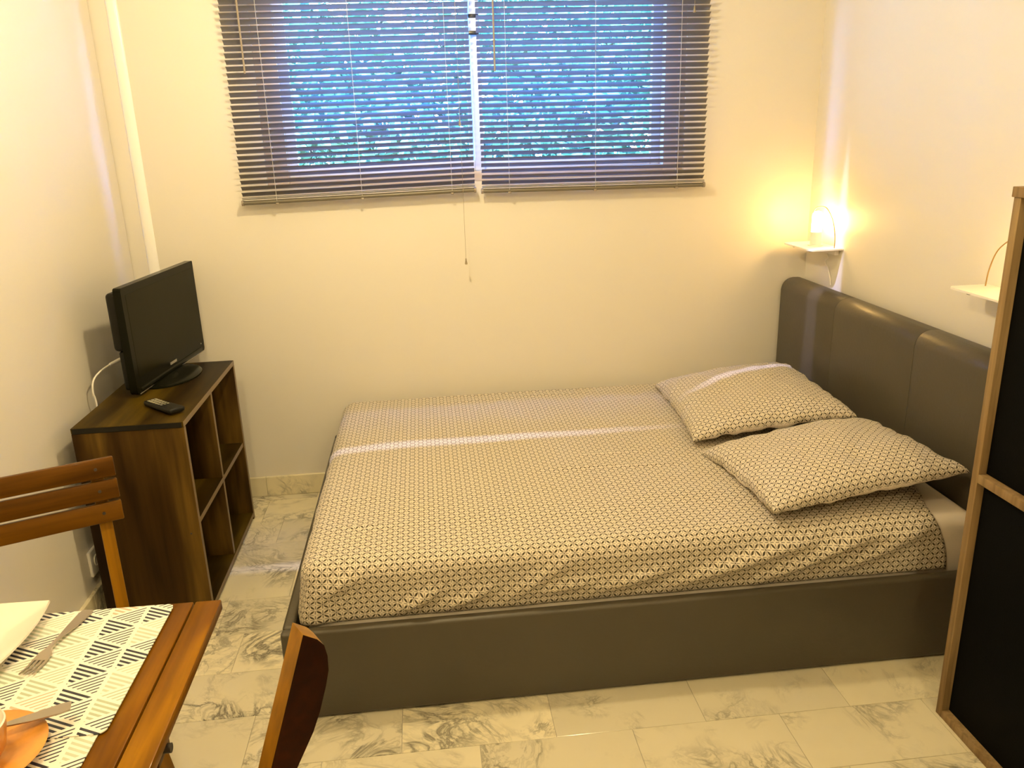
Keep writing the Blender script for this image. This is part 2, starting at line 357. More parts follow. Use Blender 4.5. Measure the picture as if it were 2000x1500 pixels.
# ================================================================== the room
XL, XR, YB, ZC = -0.728, 2.09, -5.00, 2.55
WX0, WX1, WZ0, WZ1 = -0.165, 1.525, 1.315, 2.25
def slab(name, boxes, m):
    bm = bmesh.new()
    for b in boxes: box(bm, *b)
    return struct(finish(name, bm, m))
slab('wall_back', [(XL - 0.2, WX0, 0, 0.22, 0, ZC), (WX1, XR + 0.2, 0, 0.22, 0, ZC), (WX0, WX1, 0, 0.22, 0, WZ0), (WX0, WX1, 0, 0.22, WZ1, ZC)], 'wall')
slab('wall_left', [(XL - 0.15, XL, YB, -0.004, 0, ZC)], 'wall')
slab('wall_right', [(XR, XR + 0.15, YB, 0, 0, ZC)], 'wall')
slab('wall_front', [(XL - 0.2, XR + 0.2, YB - 0.15, YB, 0, ZC)], 'wall')
slab('ceiling', [(XL - 0.2, XR + 0.2, YB - 0.2, 0.22, ZC, ZC + 0.1)], 'ceil')
fl = slab('floor', [(XL - 0.2, XR + 0.2, YB - 0.2, 0.22, -0.12, -0.0022)], 'plaster')

# marble tiles 0.4 x 0.2, laid in rows with staggered joints; each its own piece
tile_mesh = {}
def tile(x0, x1, y0, y1):
    key = (round(x1 - x0, 3), round(y1 - y0, 3))
    if key not in tile_mesh:
        bm = bmesh.new(); g = 0.0006
        box(bm, -key[0] / 2 + g, key[0] / 2 - g, -key[1] / 2 + g, key[1] / 2 - g, -0.0022, 0.0, 0.0006, 1)
        me = bpy.data.meshes.new('tile'); bm.to_mesh(me); bm.free(); setmat(me, 'marble'); tile_mesh[key] = me
    o = bpy.data.objects.new('tile', tile_mesh[key]); C.objects.link(o); o.parent = fl; o.location = ((x0 + x1) / 2, (y0 + y1) / 2, 0)
y = 0.0; row = 0
ys = [0.0, -0.06] + [-0.06 - 0.2 * k for k in range(1, 26)]
for y1, y0 in zip(ys, ys[1:]):
    y0 = max(y0, YB)
    if y1 - y0 < 0.02: continue
    start = [-0.90, -0.70, -1.01, -0.81][row % 4]
    x = start
    while x < XR:
        a, b = max(x, XL), min(x + 0.4, XR)
        if b - a > 0.02: tile(a, b, y0, y1)
        x += 0.4
    row += 1

# baseboards of the same marble, in lengths
def baseboard(name, axis, pos, a, b, side, L=0.41):
    root = None; s = a; k = 0
    bm = bmesh.new()
    if axis == 0: box(bm, a, b, min(pos, pos + side * 0.004), max(pos, pos + side * 0.004), 0.0, 0.086)
    else: box(bm, min(pos, pos + side * 0.004), max(pos, pos + side * 0.004), a, b, 0.0, 0.086)
    root = struct(finish(name, bm, 'plaster'))
    while s < b - 0.01:
        e = min(b, s + L)
        if axis == 0: d = (s + .0006, e - .0006, min(pos, pos + side * 0.014), max(pos, pos + side * 0.014), 0.0005, 0.09)
        else: d = (min(pos, pos + side * 0.014), max(pos, pos + side * 0.014), s + .0006, e - .0006, 0.0005, 0.09)
        boxo('skirting_tile', d, 'marble', root, 0.0015, 1); s = e
baseboard('baseboard_back', 0, 0.0, XL + 0.001, XR - 0.001, -1)
baseboard('baseboard_left', 1, XL, YB + 0.001, -0.016, 1)
baseboard('baseboard_right', 1, XR, YB + 0.001, -0.016, -1)

# rounded white duct running down the back wall beside the left corner
bm = bmesh.new()
prism(bm, [(-0.646 + 0.021 * math.cos(a), 0.0 + 0.009 * -math.sin(a)) for a in [PI * k / 14 for k in range(15)]], 2, 0.091, ZC)
o = struct(finish('trim_1', bm, 'white_trim', smooth=40))

# ------------------------------------------------------------------ window
wn = struct(bpy.data.objects.new('window_1', None)); C.objects.link(wn); wn.location = (0, 0, 0)
fw = 0.085
boxo('window_frame', (WX0, WX0 + fw, 0.012, 0.12, WZ0, WZ1), 'frame', wn, 0.003)
boxo('window_frame', (WX1 - fw, WX1, 0.012, 0.12, WZ0, WZ1), 'frame', wn, 0.003)
boxo('window_sill', (WX0 + fw, WX1 - fw, 0.012, 0.12, WZ0, WZ0 + 0.04), 'frame', wn, 0.003)
boxo('window_frame', (WX0 + fw, WX1 - fw, 0.012, 0.12, WZ1 - 0.05, WZ1), 'frame', wn, 0.003)
def sash(x0, x1, y0, y1):
    s = 0.038; z0, z1 = WZ0 + 0.04, WZ1 - 0.05
    for d in ((x0, x0 + s, y0, y1, z0, z1), (x1 - s, x1, y0, y1, z0, z1), (x0 + s, x1 - s, y0, y1, z0, z0 + 0.042), (x0 + s, x1 - s, y0, y1, z1 - 0.042, z1)):
        boxo('sash_bar', d, 'alu', wn, 0.003)
    boxo('window_pane', (x0 + s, x1 - s, (y0 + y1) / 2 - 0.003, (y0 + y1) / 2 + 0.003, z0 + 0.042, z1 - 0.042), 'glass', wn, 0)
sash(WX0 + fw, 0.700, 0.03, 0.06); sash(0.645, WX1 - fw, 0.065, 0.095)
lt = boxo('window_latch', (0.657, 0.695, 0.012, 0.03, 1.865, 1.94), 'alu', wn, 0.003)
for z in (1.872, 1.932): boxo('latch_cap', (0.656 - 0.676, 0.696 - 0.676, -0.012, 0.004, z - 0.007 - 1.9025, z + 0.007 - 1.9025), 'black', lt, 0.001)

# ------------------------------------------------------------------ venetian blinds
SY = -0.052
slat_meshes = {}
def slat_mesh(L):
    """curved 25 mm slat, room edge high"""
    key = round(L, 3)
    if key in slat_meshes: return slat_meshes[key]
    bm = bmesh.new(); n = 6; t = 0.0006; tilt = math.radians(37.5); prof = []
    for k in range(n + 1):
        s = -0.0125 + 0.025 * k / n; h = 0.0022 * (1 - (s / 0.0125) ** 2)
        # s<0 : room side (towards -y), raised
        yy = s * math.cos(tilt) + h * math.sin(tilt); zz = -s * math.sin(tilt) + h * math.cos(tilt); prof.append((yy, zz))
    low = [(p[0] - t * math.sin(tilt), p[1] - t * math.cos(tilt)) for p in prof]
    prism(bm, prof + low[::-1], 0, -L / 2, L / 2)
    bmesh.ops.recalc_face_normals(bm, faces=bm.faces[:])
    me = bpy.data.meshes.new('slat'); bm.to_mesh(me); bm.free(); setmat(me, 'slat')
    for p in me.polygons: p.use_smooth = True
    me.set_sharp_from_angle(angle=math.radians(50)); slat_meshes[key] = me; return me
def blind(x0, x1, dz0, dz1, label, wand_x, wand_z, cords, ladders):
    """dz0/dz1: height of the bottom rail at the left and right end"""
    xc = (x0 + x1) / 2; L = x1 - x0
    r = thing('venetian_blind', label, 'blind', (xc, SY, min(dz0, dz1)), 0, 'venetian blinds at the window'); bz = min(dz0, dz1)
    top = 2.30; P = 0.0226; zr = 0.5 * (dz0 + dz1); ang0 = -math.atan2(dz1 - dz0, L)
    boxo('head_rail', (-L / 2, L / 2, -0.018, 0.018, top - bz, top + 0.03 - bz), 'rail', r, 0.003)
    nn = int((top - zr - 0.035) / P); me = slat_mesh(L)
    for k in range(nn):
        o = bpy.data.objects.new('slat', me); C.objects.link(o); o.parent = r
        z = zr + 0.030 + P * (k + 0.5)
        o.location = (random.uniform(-0.0008, 0.0008), 0, z - bz); o.rotation_euler = (random.uniform(-0.03, 0.03), ang0 * max(0.0, 1 - k / (nn * 0.8)), 0)
    for k in range(2):     # slats resting on the bottom rail
        o = bpy.data.objects.new('slat', me); C.objects.link(o); o.parent = r
        o.location = (0, 0, zr + 0.0215 + 0.005 * k - bz); o.rotation_euler = (0.62, ang0, 0)
    bm = bmesh.new(); tube(bm, [(-L / 2, 0, 0), (L / 2, 0, 0)], 0.0085, 12)
    bmesh.ops.scale(bm, verts=bm.verts[:], vec=(1, 1.25, 1.0))
    br = finish('bottom_rail', bm, 'rail', r, 40, (0, 0, zr + 0.0085 - bz)); br.rotation_euler = (0, ang0, 0)
    for s in (-1, 1):
        bm = bmesh.new(); tube(bm, [(s * (L / 2 - 0.004), 0, 0), (s * (L / 2 + 0.005), 0, 0)], 0.0105, 12); finish('end_cap', bm, 'wand', br, 40)
    for lx in ladders:
        bm = bmesh.new(); zb = dz0 + (dz1 - dz0) * (lx - x0) / L
        for sy in (-0.0125, 0.0125): tube(bm, [(lx - xc, sy, zb + 0.012 - bz), (lx - xc, sy, top - bz)], 0.0008, 5)
        finish('ladder_cord', bm, 'cord', r)
        bm = bmesh.new(); box(bm, lx - xc - 0.006, lx - xc + 0.006, -0.0125, 0.0125, zb - 0.0035 - bz, zb + 0.004 - bz, 0.002, 2); finish('cord_button', bm, 'wand', r, 40)
    bm = bmesh.new(); tube(bm, [(wand_x - xc, -0.030, wand_z - bz), (wand_x - xc, -0.030, top - 0.01 - bz)], 0.0036, 6); finish('tilt_wand', bm, 'wand', r)
    for (cx, cz) in cords:
        bm = bmesh.new(); tube(bm, [(cx - xc, -0.028, cz + 0.01 - bz), (cx - xc + 0.004, -0.026, top - 0.01 - bz)], 0.0007, 5); c = finish('lift_cord', bm, 'tassel', r)
        bm = bmesh.new(); lathe(bm, [(0.0, 0.014), (0.0022, 0.013), (0.0032, 0.004), (0.0055, -0.008), (0.0048, -0.011), (0, -0.011)], 14, (cx - xc, -0.028, cz - bz)); finish('tassel', bm, 'tassel', c, 50)
    return r
blind(-0.257, 0.652, 1.258, 1.276, 'grey-brown venetian blind over the left window half, above the television side', -0.185, 1.737, [(0.602, 1.541), (0.601, 1.003)], [-0.125, 0.205, 0.560])
blind(0.681, 1.596, 1.270, 1.262, 'grey-brown venetian blind over the right window half, nearest the corner lamp', 0.745, 1.725, [(1.523, 1.93)], [0.790, 1.140, 1.480])

# ------------------------------------------------------------------ garden outside
gb = bmesh.new(); box(gb, -4, 5, 0.5, 9, -0.35, -0.3); struct(finish('garden_ground', gb, 'soil'))
bm = bmesh.new(); rnd = random.Random(3)
def leafquad(bm, p, s, rnd):
    d = Vector((rnd.uniform(-1, 1), rnd.uniform(-1, 1), rnd.uniform(-1, 1))).normalized(); a = d.orthogonal().normalized(); b = d.cross(a)
    t = rnd.uniform(0, PI); u = a * math.cos(t) + b * math.sin(t); v = d.cross(u)
    vs = [bm.verts.new(p + q) for q in (-u * s, v * s * 0.45 + d * s * 0.1, u * s, -v * s * 0.45 + d * s * 0.1)]; bm.faces.new(vs)
for k in range(60000):
    x = rnd.uniform(-4.5, 7.0); y = 3.4 + rnd.random() * 1.8; z = rnd.uniform(-0.2, 3.3)
    dens = noise.noise(Vector((x * 1.1, y * 0.8, z * 1.1))) + 0.45 * noise.noise(Vector((x * 4, y * 4, z * 4)))
    if dens < -0.34 + 0.16 * max(0, z - 1.5): continue
    leafquad(bm, Vector((x, y, z)), rnd.uniform(0.05, 0.11), rnd)
h = finish('garden_hedge', bm, 'leaf'); tag(h, 'leafy green hedge growing outside behind the window blinds', 'hedge'); h['kind'] = 'stuff'

# ================================================================== bed
W, HF = 1.50, 0.270
bed = thing('bed', 'low taupe leather bed with tall headboard against the right wall', 'bed', (0, 0, 0))
def rail(name, d): return boxo(name, d, 'leather', bed, 0.010, 4)
rail('side_rail', (0.0, 1.985, -W, -W + 0.032, 0.004, HF))
rail('foot_rail', (0.0, 0.032, -W + 0.033, -0.048, 0.004, HF))
rail('side_rail', (0.0, 1.985, -0.047, -0.016, 0.004, HF))
boxo('slatted_base', (0.033, 1.965, -W + 0.033, -0.048, 0.150, 0.180), 'dwood', bed, 0.002)
# headboard: three upholstered panels with a rolled top
def panel(y0, y1, capL, capR):
    bm = bmesh.new(); x0, x1, zt = 1.972, 2.075, 0.862; prof = [(x1, 0.004), (x0, 0.004)]; r = 0.050
    for k in range(9):
        a = PI - (PI / 2) * k / 8; prof.append((x0 + r + r * math.cos(a), zt - r + r * math.sin(a)))
    for k in range(7):
        a = PI / 2 - (PI / 2) * k / 6; prof.append((x1 - 0.03 + 0.03 * math.cos(a), zt - 0.03 + 0.03 * math.sin(a)))
    prism(bm, prof, 1, y0, y1)
    es = [e for e in bm.edges if abs(e.verts[0].co.y - e.verts[1].co.y) < 1e-6]
    bmesh.ops.bevel(bm, geom=es, offset=0.0018, segments=2, profile=0.5, affect='EDGES')
    return finish('headboard_panel', bm, 'leather', bed, 45)
panel(-0.505, -0.030, 1, 0); panel(-1.027, -0.5062, 0, 0); panel(-1.545, -1.0282, 0, 1)
for y in (-0.5056, -1.0276):
    bm = bmesh.new(); i_ = 0.0022; prof = [(2.074, 0.1), (1.972 + i_, 0.1)]
    for k in range(9):
        a = PI - (PI / 2) * k / 8; prof.append((2.022 + (0.050 - i_) * math.cos(a), 0.812 + (0.050 - i_) * math.sin(a)))
    prof.append((2.045, 0.862 - i_)); prof.append((2.074, 0.83)); prism(bm, prof, 1, y - 0.0014, y + 0.0014); finish('headboard_seam', bm, 'seam', bed)

# mattress
MX0, MX1, MY0, MY1, MZ = 0.062, 1.958, -1.458, -0.062, 0.431
bm = bmesh.new(); box(bm, MX0, MX1, MY0, MY1, 0.182, MZ, 0.045, 5)
mt = finish('mattress', bm, 'mattress', None, 60); tag(mt, 'white mattress peeking out from the sheet beside the headboard', 'mattress')

# fitted sheet
def edge1(s, r):
    if s < 0: return 0.0, r - s
    if s <= r * PI / 2:
        th = s / r; return r * (1 - math.cos(th)), r * (1 - math.sin(th))
    return r + (s - r * PI / 2), 0.0
def fold(px, pz, x0, z0, x1, z1, wdt, amp):
    """raised crease running from (x0,z0) to (x1,z1), fading at both ends"""
    dx, dz = x1 - x0, z1 - z0; L2 = dx * dx + dz * dz
    t = ((px - x0) * dx + (pz - z0) * dz) / L2; tc = min(1, max(0, t)); dd = math.hypot(px - x0 - tc * dx, pz - z0 - tc * dz)
    return amp * math.exp(-(dd / wdt) ** 2) * max(0.0, math.sin(PI * min(1, max(0, 0.08 + 0.84 * tc))))
def make_sheet():
    SX0, SY0, SY1, Z = MX0 - 0.005, MY0 - 0.005, MY1 + 0.005, MZ + 0.006
    r = 0.048; D = 0.118; arc = r * PI / 2
    ex = r - arc          # arc coordinate to flat offset
    Ltot = 1.865 - SX0 - r + arc; Wtot = (SY1 - SY0) - 2 * r + 2 * arc
    na, nb = 210, 190
    bm = bmesh.new(); uvl = bm.loops.layers.uv.new('UVMap'); grid = []; uvs = {}
    for i in range(na + 1):
        col = []
        for j in range(nb + 1):
            sb = -D + (Wtot + 2 * D) * j / nb      # from the front hem (0) to the back hem
            amax = Ltot
            # head end pulled back at the front corner
            yb = SY0 + sb
            pull = 0.045 * math.exp(-((sb - 0.06) / 0.09) ** 2)
            sa = -D + (amax - pull + D) * i / na
            oa, da = edge1(sa, r)
            if sb < Wtot / 2: ob, db = edge1(sb, r); yy0 = ob
            else: ob, db = edge1(Wtot - sb, r); yy0 = (SY1 - SY0) - ob
            R = 0.055
            oa2, ob2 = oa, ob
            if oa < R and ob < R:
                v = Vector((R - oa, R - ob)); m = max(v); n = v.length
                if n > 1e-6: v *= m / n
                oa2, ob2 = R - v.x, R - v.y
            drop = min((da ** 4 + db ** 4) ** 0.25, r + D)
            x = SX0 + oa2; yy = SY0 + ob2 if sb < Wtot / 2 else SY1 - ob2; z = Z - drop
            # crown and soft unevenness of the top
            tx = min(1, max(0, (oa) / 0.25)); ty = min(1, max(0, ob / 0.25))
            z += 0.010 * tx * ty * (1 if drop == 0 else 0)
            nv = noise.noise(Vector((x * 4.5, yy * 6.0, 3.1))); top = max(0.0, 1 - drop / r)
            z += top * (0.0028 * nv + 0.0016 * noise.noise(Vector((x * 3.0, yy * 26.0, 7.7))))
            # long shallow creases on the top
            for (a0, b0, a1, b1, wd, am) in ((0.75, -0.95, 1.3, -0.99, 0.012, 0.005), (0.9, -0.86, 1.15, -0.85, 0.01, 0.004), (0.35, -0.20, 1.2, -0.16, 0.014, 0.004),
                                             (0.3, -0.12, 1.2, -0.10, 0.012, 0.004), (0.12, -1.24, 0.30, -1.27, 0.012, 0.005), (0.07, -1.05, 0.25, -1.07, 0.012, 0.004)):
                z += top * fold(x, yy, a0, b0, a1, b1, wd, am)
            # folds on the hanging front side
            if sb < arc:
                k = min(1, (arc - sb) / arc)
                f = 0
                for (a0, b0, a1, b1, wd, am) in ((1.05, 0.30, 1.50, 0.42, 0.022, 0.020), (1.30, 0.29, 1.62, 0.41, 0.020, 0.019), (0.82, 0.30, 1.10, 0.36, 0.018, 0.012), (1.52, 0.30, 1.78, 0.40, 0.020, 0.014),
                                                 (0.60, 0.30, 0.78, 0.40, 0.020, 0.010), (0.30, 0.29, 0.42, 0.345, 0.016, 0.015), (0.43, 0.29, 0.56, 0.335, 0.014, 0.013), (0.68, 0.31, 0.86, 0.335, 0.014, 0.010), (0.10, 0.35, 0.22, 0.41, 0.02, 0.01),
                                                 (1.40, 0.375, 1.80, 0.405, 0.018, 0.010)):
                    f += fold(x, z, a0, b0, a1, b1, wd, am * 1.6)
                f += 0.004 * noise.noise(Vector((x * 6, z * 9, 1.0)))
                yy -= k * f
            if sa < arc:
                k = min(1, (arc - sa) / arc)
                x -= k * (0.006 * noise.noise(Vector((yy * 14, z * 12, 5.0))) + 0.004)
            # gathered corner that sticks out over the rail at the foot
            cr = math.exp(-((x - 0.07) / 0.045) ** 2 - ((yy + 1.46) / 0.05) ** 2) * min(1, max(0, (0.40 - z) / 0.10))
            x -= 0.020 * cr; yy -= 0.012 * cr
            v = bm.verts.new((x, yy, z)); col.append(v); uvs[v] = (sa, sb)
        grid.append(col)
    for i in range(na):
        for j in range(nb):
            f = bm.faces.new((grid[i][j], grid[i + 1][j], grid[i + 1][j + 1], grid[i][j + 1]))
            for l in f.loops: l[uvl].uv = uvs[l.vert]
    o = finish('fitted_sheet', bm, 'sheet', None, 180)
    s = o.modifiers.new('thickness', 'SOLIDIFY'); s.thickness = 0.0012; s.offset = -1
    return o
tag(make_sheet(), 'beige fitted sheet with small dark star lattice print covering the bed', 'bed sheet')

# pillows
def pillow(name, label, hx, hy, T, loc, rot, seed, sag=0.0):
    bm = bmesh.new(); uvl = bm.loops.layers.uv.new('UVMap'); n = 56; sheets = []; uvs = {}
    for side in (1, -1):
        g = []
        for i in range(n + 1):
            c = []
            for j in range(n + 1):
                u = -1 + 2 * i / n; v = -1 + 2 * j / n
                u = math.copysign(1 - (1 - abs(u)) ** 1.35, u); v = math.copysign(1 - (1 - abs(v)) ** 1.35, v)
                x = hx * u * (1 - 0.055 * (1 - v * v)); y = hy * v * (1 - 0.06 * (1 - u * u))
                e = max(0.0, (1 - u ** 2) * (1 - v ** 2)); h = T * e ** 0.34
                h *= (1.0 if side > 0 else 0.30)
                rim = (1 - max(abs(u), abs(v)))
                wv = 0.010 * noise.noise(Vector((x * 7 + seed, y * 7, side * 2.0))) + 0.006 * noise.noise(Vector((x * 18, y * 18 + seed, side)))
                crease = 0.012 * max(0, 1 - rim * 4) * noise.noise(Vector((x * 26 + seed, y * 26, 0.5)))
                z = side * h + wv * min(1, e * 3) + crease * (e > 0) + sag * (u * u)
                if e == 0: z = 0.010 * noise.noise(Vector((x * 9 + seed, y * 9, 0.5))) + sag * (u * u)
                if side < 0 and e == 0: c.append(sheets[0][i][j]); continue
                vt = bm.verts.new((x, y, z)); uvs[vt] = [x, y]; c.append(vt)
            g.append(c)
        sheets.append(g)
        h_ = n // 2
        for i in range(n + 1):        # arc-length print coordinates
            for j in range(n + 1):
                if side < 0 and g[i][j] in uvs and g[i][j] is sheets[0][i][j]: continue
                uvs[g[i][j]] = [0.0, 0.0]
        for j in range(n + 1):
            for d in (1, -1):
                acc = g[h_][j].co.x; i = h_
                while 0 <= i + d <= n:
                    acc += d * (g[i + d][j].co - g[i][j].co).length; i += d; uvs[g[i][j]][0] = acc
        for i in range(n + 1):
            for d in (1, -1):
                acc = g[i][h_].co.y; j = h_
                while 0 <= j + d <= n:
                    acc += d * (g[i][j + d].co - g[i][j].co).length; j += d; uvs[g[i][j]][1] = acc
            uvs[g[i][h_]][1] = g[i][h_].co.y
        for i in range(n):
            for j in range(n):
                q = (g[i][j], g[i + 1][j], g[i + 1][j + 1], g[i][j + 1])
                f = bm.faces.new(q if side > 0 else q[::-1]); f.material_index = 0 if side > 0 else 1
                for l in f.loops: l[uvl].uv = uvs[l.vert]
    o = finish(name, bm, ['pillow', 'pillow_back'], None, 180, loc); o.rotation_euler = rot
    tag(o, label, 'pillow', 'pillows on the bed'); return o
pillow('pillow', 'star-print pillow on the wall side, farthest from the wardrobe', 0.282, 0.350, 0.082, (1.618, -0.550, 0.499), (math.radians(-2), math.radians(-7), math.radians(-5)), 1.3)
pillow('pillow', 'star-print pillow nearest the wardrobe, its corner leaning on the headboard', 0.297, 0.258, 0.080, (1.628, -1.172, 0.496), (math.radians(-3), math.radians(-6), math.radians(3)), 8.2)

# ================================================================== wall shelves and lamps
def shelf(label, x0, y0, y1, z):
    r = thing('wall_shelf', label, 'shelf', (XR, (y0 + y1) / 2, z - 0.03), 0, 'white wall shelves above the headboard'); yc = (y0 + y1) / 2; d = x0 - XR; hw = (y1 - y0) / 2
    bm = bmesh.new(); rr = 0.022; poly = [(-0.0005, -hw), (-0.0005, hw)]
    for a in range(7): t = PI / 2 * a / 6; poly.append((d + rr - rr * math.sin(t), hw - rr + rr * math.cos(t)))
    for a in range(7): t = PI / 2 * a / 6; poly.append((d + rr - rr * math.cos(t), -hw + rr - rr * math.sin(t)))
    prism(bm, poly, 2, 0.024, 0.030); finish('shelf_plate', bm, 'lampwhite', r, 40)
    boxo('shelf_bracket', (-0.020, -0.0005, -hw * 0.75, hw * 0.30, 0.0, 0.024), 'lampwhite', r, 0.002)
    for yy in (-hw + 0.035, hw - 0.08): boxo('bracket_clip', (d + 0.01, d + 0.022, yy - 0.006, yy + 0.006, 0.019, 0.024), 'screw', r, 0.001)
    return r
SZ = 1.020
shelf('small white wall shelf in the corner, under the window-side lamp', 1.952, -0.315, -0.060, SZ)
shelf('small white wall shelf half hidden by the wardrobe', 1.962, -1.44, -1.165, 1.030)
def lamp(label, x, y, z, flip=1):
    r = thing('table_lamp', label, 'lamp', (x, y, z), 0, 'lit lamps on the wall shelves')
    bm = bmesh.new(); lathe(bm, [(0, 0), (0.030, 0), (0.030, 0.004), (0.0215, 0.006), (0.0215, 0.056), (0, 0.056)], 28); finish('lamp_base', bm, 'lampwhite', r, 40)
    bm = bmesh.new(); lathe(bm, [(0, 0.0565), (0.017, 0.0565), (0.0205, 0.064), (0.0205, 0.118), (0.018, 0.130), (0.011, 0.137), (0, 0.139)], 28); finish('glass_shade', bm, 'bulb' if flip > 0 else 'bulb_dim', r, 60)
    bm = bmesh.new(); pts = bez([(px, py * flip, pz) for px, py, pz in ((0.030, -0.100, 0.001), (0.030, -0.097, 0.05), (0.024, -0.080, 0.110), (0.014, -0.045, 0.152), (0.004, -0.015, 0.158), (-0.004, 0.010, 0.150), (-0.008, 0.024, 0.128))], 8)
    tube(bm, pts, 0.0019, 8); finish('wire_arch', bm, 'brass', r, 60)
    return r
lamp('lit frosted tube lamp with wire arch in the corner by the window', 2.030, -0.195, SZ)
lamp('lit frosted tube lamp with wire arch beside the wardrobe', 2.030, -1.385, 1.030, -1.9)
bm = bmesh.new(); tube(bm, bez([(2.075, -0.20, 0.994), (2.080, -0.215, 0.972), (2.082, -0.190, 0.952), (2.084, -0.215, 0.925), (2.085, -0.235, 0.89), (2.085, -0.245, 0.862)], 6), 0.0024, 7)
tag(finish('lamp_cable', bm, 'lampwhite', None, 60), 'thin white lamp cable hanging from the corner shelf behind the headboard', 'cable')

# ================================================================== cube shelf, television and small things on it
CX0, CX1, CY0, CY1, CH = -0.668, -0.335, -0.930, -0.215, 0.680
cab = thing('cube_shelf', 'dark rustic wood cube shelf with four open compartments under the television', 'shelf', ((CX0 + CX1) / 2, (CY0 + CY1) / 2, 0))
cx, cy = cab.location.x, cab.location.y; T = 0.018
def cbox(name, d, m, bev=0.0012): return boxo(name, (d[0] - cx, d[1] - cx, d[2] - cy, d[3] - cy, d[4], d[5]), m, cab, bev)
def edged(name, d, m):
    """board with a thin pale front edge strip on its open side"""
    o = cbox(name, (d[0], d[1] - 0.0012, d[2], d[3], d[4], d[5]), m)
    cxx, cyy, czz = o.location
    boxo('edge_strip', (d[1] - 0.0012 - cx - cxx, d[1] - cx - cxx, d[2] - cy - cyy + .0008, d[3] - cy - cyy - .0008, d[4] - czz + .0008, d[5] - czz - .0008), 'edge', o, 0)
    return o
edged('top_board', (CX0, CX1, CY0, CY1, CH - T, CH), 'dwood')
boxo('end_band', (CX0 + 0.004 - cx, CX1 - 0.006 - cx, CY0 - 0.0016 - cy, CY0 - 0.0001 - cy, CH - T + 0.0006, CH - 0.0012), 'tvback', cab, 0)
edged('bottom_board', (CX0, CX1, CY0 + T, CY1 - T, 0.012, 0.012 + T), 'dwood')
edged('side_board', (CX0, CX1, CY0, CY0 + T, 0.0, CH - T - .0004), 'dwoodz')
edged('side_board', (CX0, CX1, CY1 - T, CY1, 0.0, CH - T - .0004), 'dwoodz')
ym = (CY0 + CY1) / 2; zm = 0.332
edged('shelf_board', (CX0 + 0.006, CX1 - 0.004, CY0 + T, CY1 - T, zm - T / 2, zm + T / 2), 'dwood')
edged('divider', (CX0 + 0.006, CX1 - 0.004, ym - T / 2, ym + T / 2, zm + T / 2, CH - T), 'dwoodz')
edged('divider', (CX0 + 0.006, CX1 - 0.004, ym - T / 2, ym + T / 2, 0.012 + T, zm - T / 2), 'dwoodz')
cbox('back_panel', (CX0, CX0 + 0.005, CY0 + T, CY1 - T, 0.02, CH - T), 'dwoodz', 0)
for (yy, zz) in ((CY0, 0.30), (CY0, 0.05)):
    bm = bmesh.new(); lathe(bm, [(0, -0.0005), (0.003, -0.0005), (0.003, 0.001), (0, 0.001)], 12); o = finish('cam_screw', bm, 'screw', cab, 40, (CX1 - 0.03 - cx, CY0 - cy - 0.0005, zz)); o.rotation_euler = (PI / 2, 0, 0)

# small black device in the upper far compartment
bm = bmesh.new(); box(bm, -0.05, 0.05, -0.045, 0.045, 0, 0.035, 0.008, 3)
db = finish('receiver_box', bm, 'tvback', None, 40, (-0.47, -0.33, zm + T / 2 + 0.0005)); tag(db, 'small black box in the upper far compartment of the cube shelf', 'device')

# television
tvd = Vector((0.075, 0.61, 0)).normalized(); tva = math.atan2(tvd.y, tvd.x) - PI / 2
TVW, TVH, TVZ = 0.600, 0.366, 0.008
tvc = Vector((-0.530, -0.350, CH))
tv = thing('television', 'black flat television switched off on the cube shelf', 'television', tvc, tva)
# local frame: x = outwards (screen side), y = along the screen, z = up from the shelf
hw = TVW / 2
bm = bmesh.new()
poly = []
for (yy, zz, rr, a0) in ((-hw, TVZ, 0.016, PI), (hw, TVZ, 0.016, 1.5 * PI), (hw, TVZ + TVH, 0.006, 0), (-hw, TVZ + TVH, 0.010, PI / 2)):
    sx = -1 if yy < 0 else 1; sz = -1 if zz < 0.1 else 1
    for k in range(5):
        a = a0 + PI / 2 * k / 4; poly.append((yy - sx * rr + rr * math.cos(a), zz - sz * rr + rr * math.sin(a)))
prism(bm, poly, 0, -0.014, 0.012); bevel_all(bm, 0.004, 2, 50); finish('bezel', bm, 'tvblack', tv, 35)
boxo('screen', (0.0118, 0.0126, -hw + 0.028, hw - 0.028, TVZ + 0.058, TVZ + TVH - 0.026), 'screen', tv, 0)
bm = bmesh.new(); box(bm, -0.052, -0.013, -hw + 0.012, hw - 0.012, TVZ + 0.15, TVZ + TVH - 0.018, 0.014, 4); finish('back_cover', bm, 'tvback', tv, 40)
bm = bmesh.new(); box(bm, -0.042, -0.013, -hw + 0.02, hw - 0.02, TVZ + 0.012, TVZ + 0.15, 0.010, 3); finish('back_cover', bm, 'tvback', tv, 40)
boxo('speaker_lip', (-0.010, 0.017, -0.27, 0.27, TVZ + 0.0055, TVZ + 0.022), 'tvblack', tv, 0.005, 3)
boxo('chin_strip', (0.0119, 0.0130, -0.285, 0.285, TVZ + 0.001, TVZ + 0.0035), 'silver', tv, 0)
boxo('logo', (0.0120, 0.0132, -0.028, 0.028, TVZ + 0.030, TVZ + 0.039), 'silver', tv, 0)
boxo('power_light', (0.0120, 0.0132, hw - 0.034, hw - 0.029, TVZ + 0.033, TVZ + 0.038), 'silver', tv, 0)
bm = bmesh.new(); lathe(bm, [(0, 0), (1.0, 0), (1.0, 0.5), (0.93, 1.0), (0.5, 1.35), (0, 1.5)], 40); bmesh.ops.scale(bm, verts=bm.verts[:], vec=(0.100, 0.150, 0.010)); bmesh.ops.translate(bm, verts=bm.verts[:], vec=(0.020, -0.055, 0.0006)); finish('stand_base', bm, 'tvblack', tv, 40)
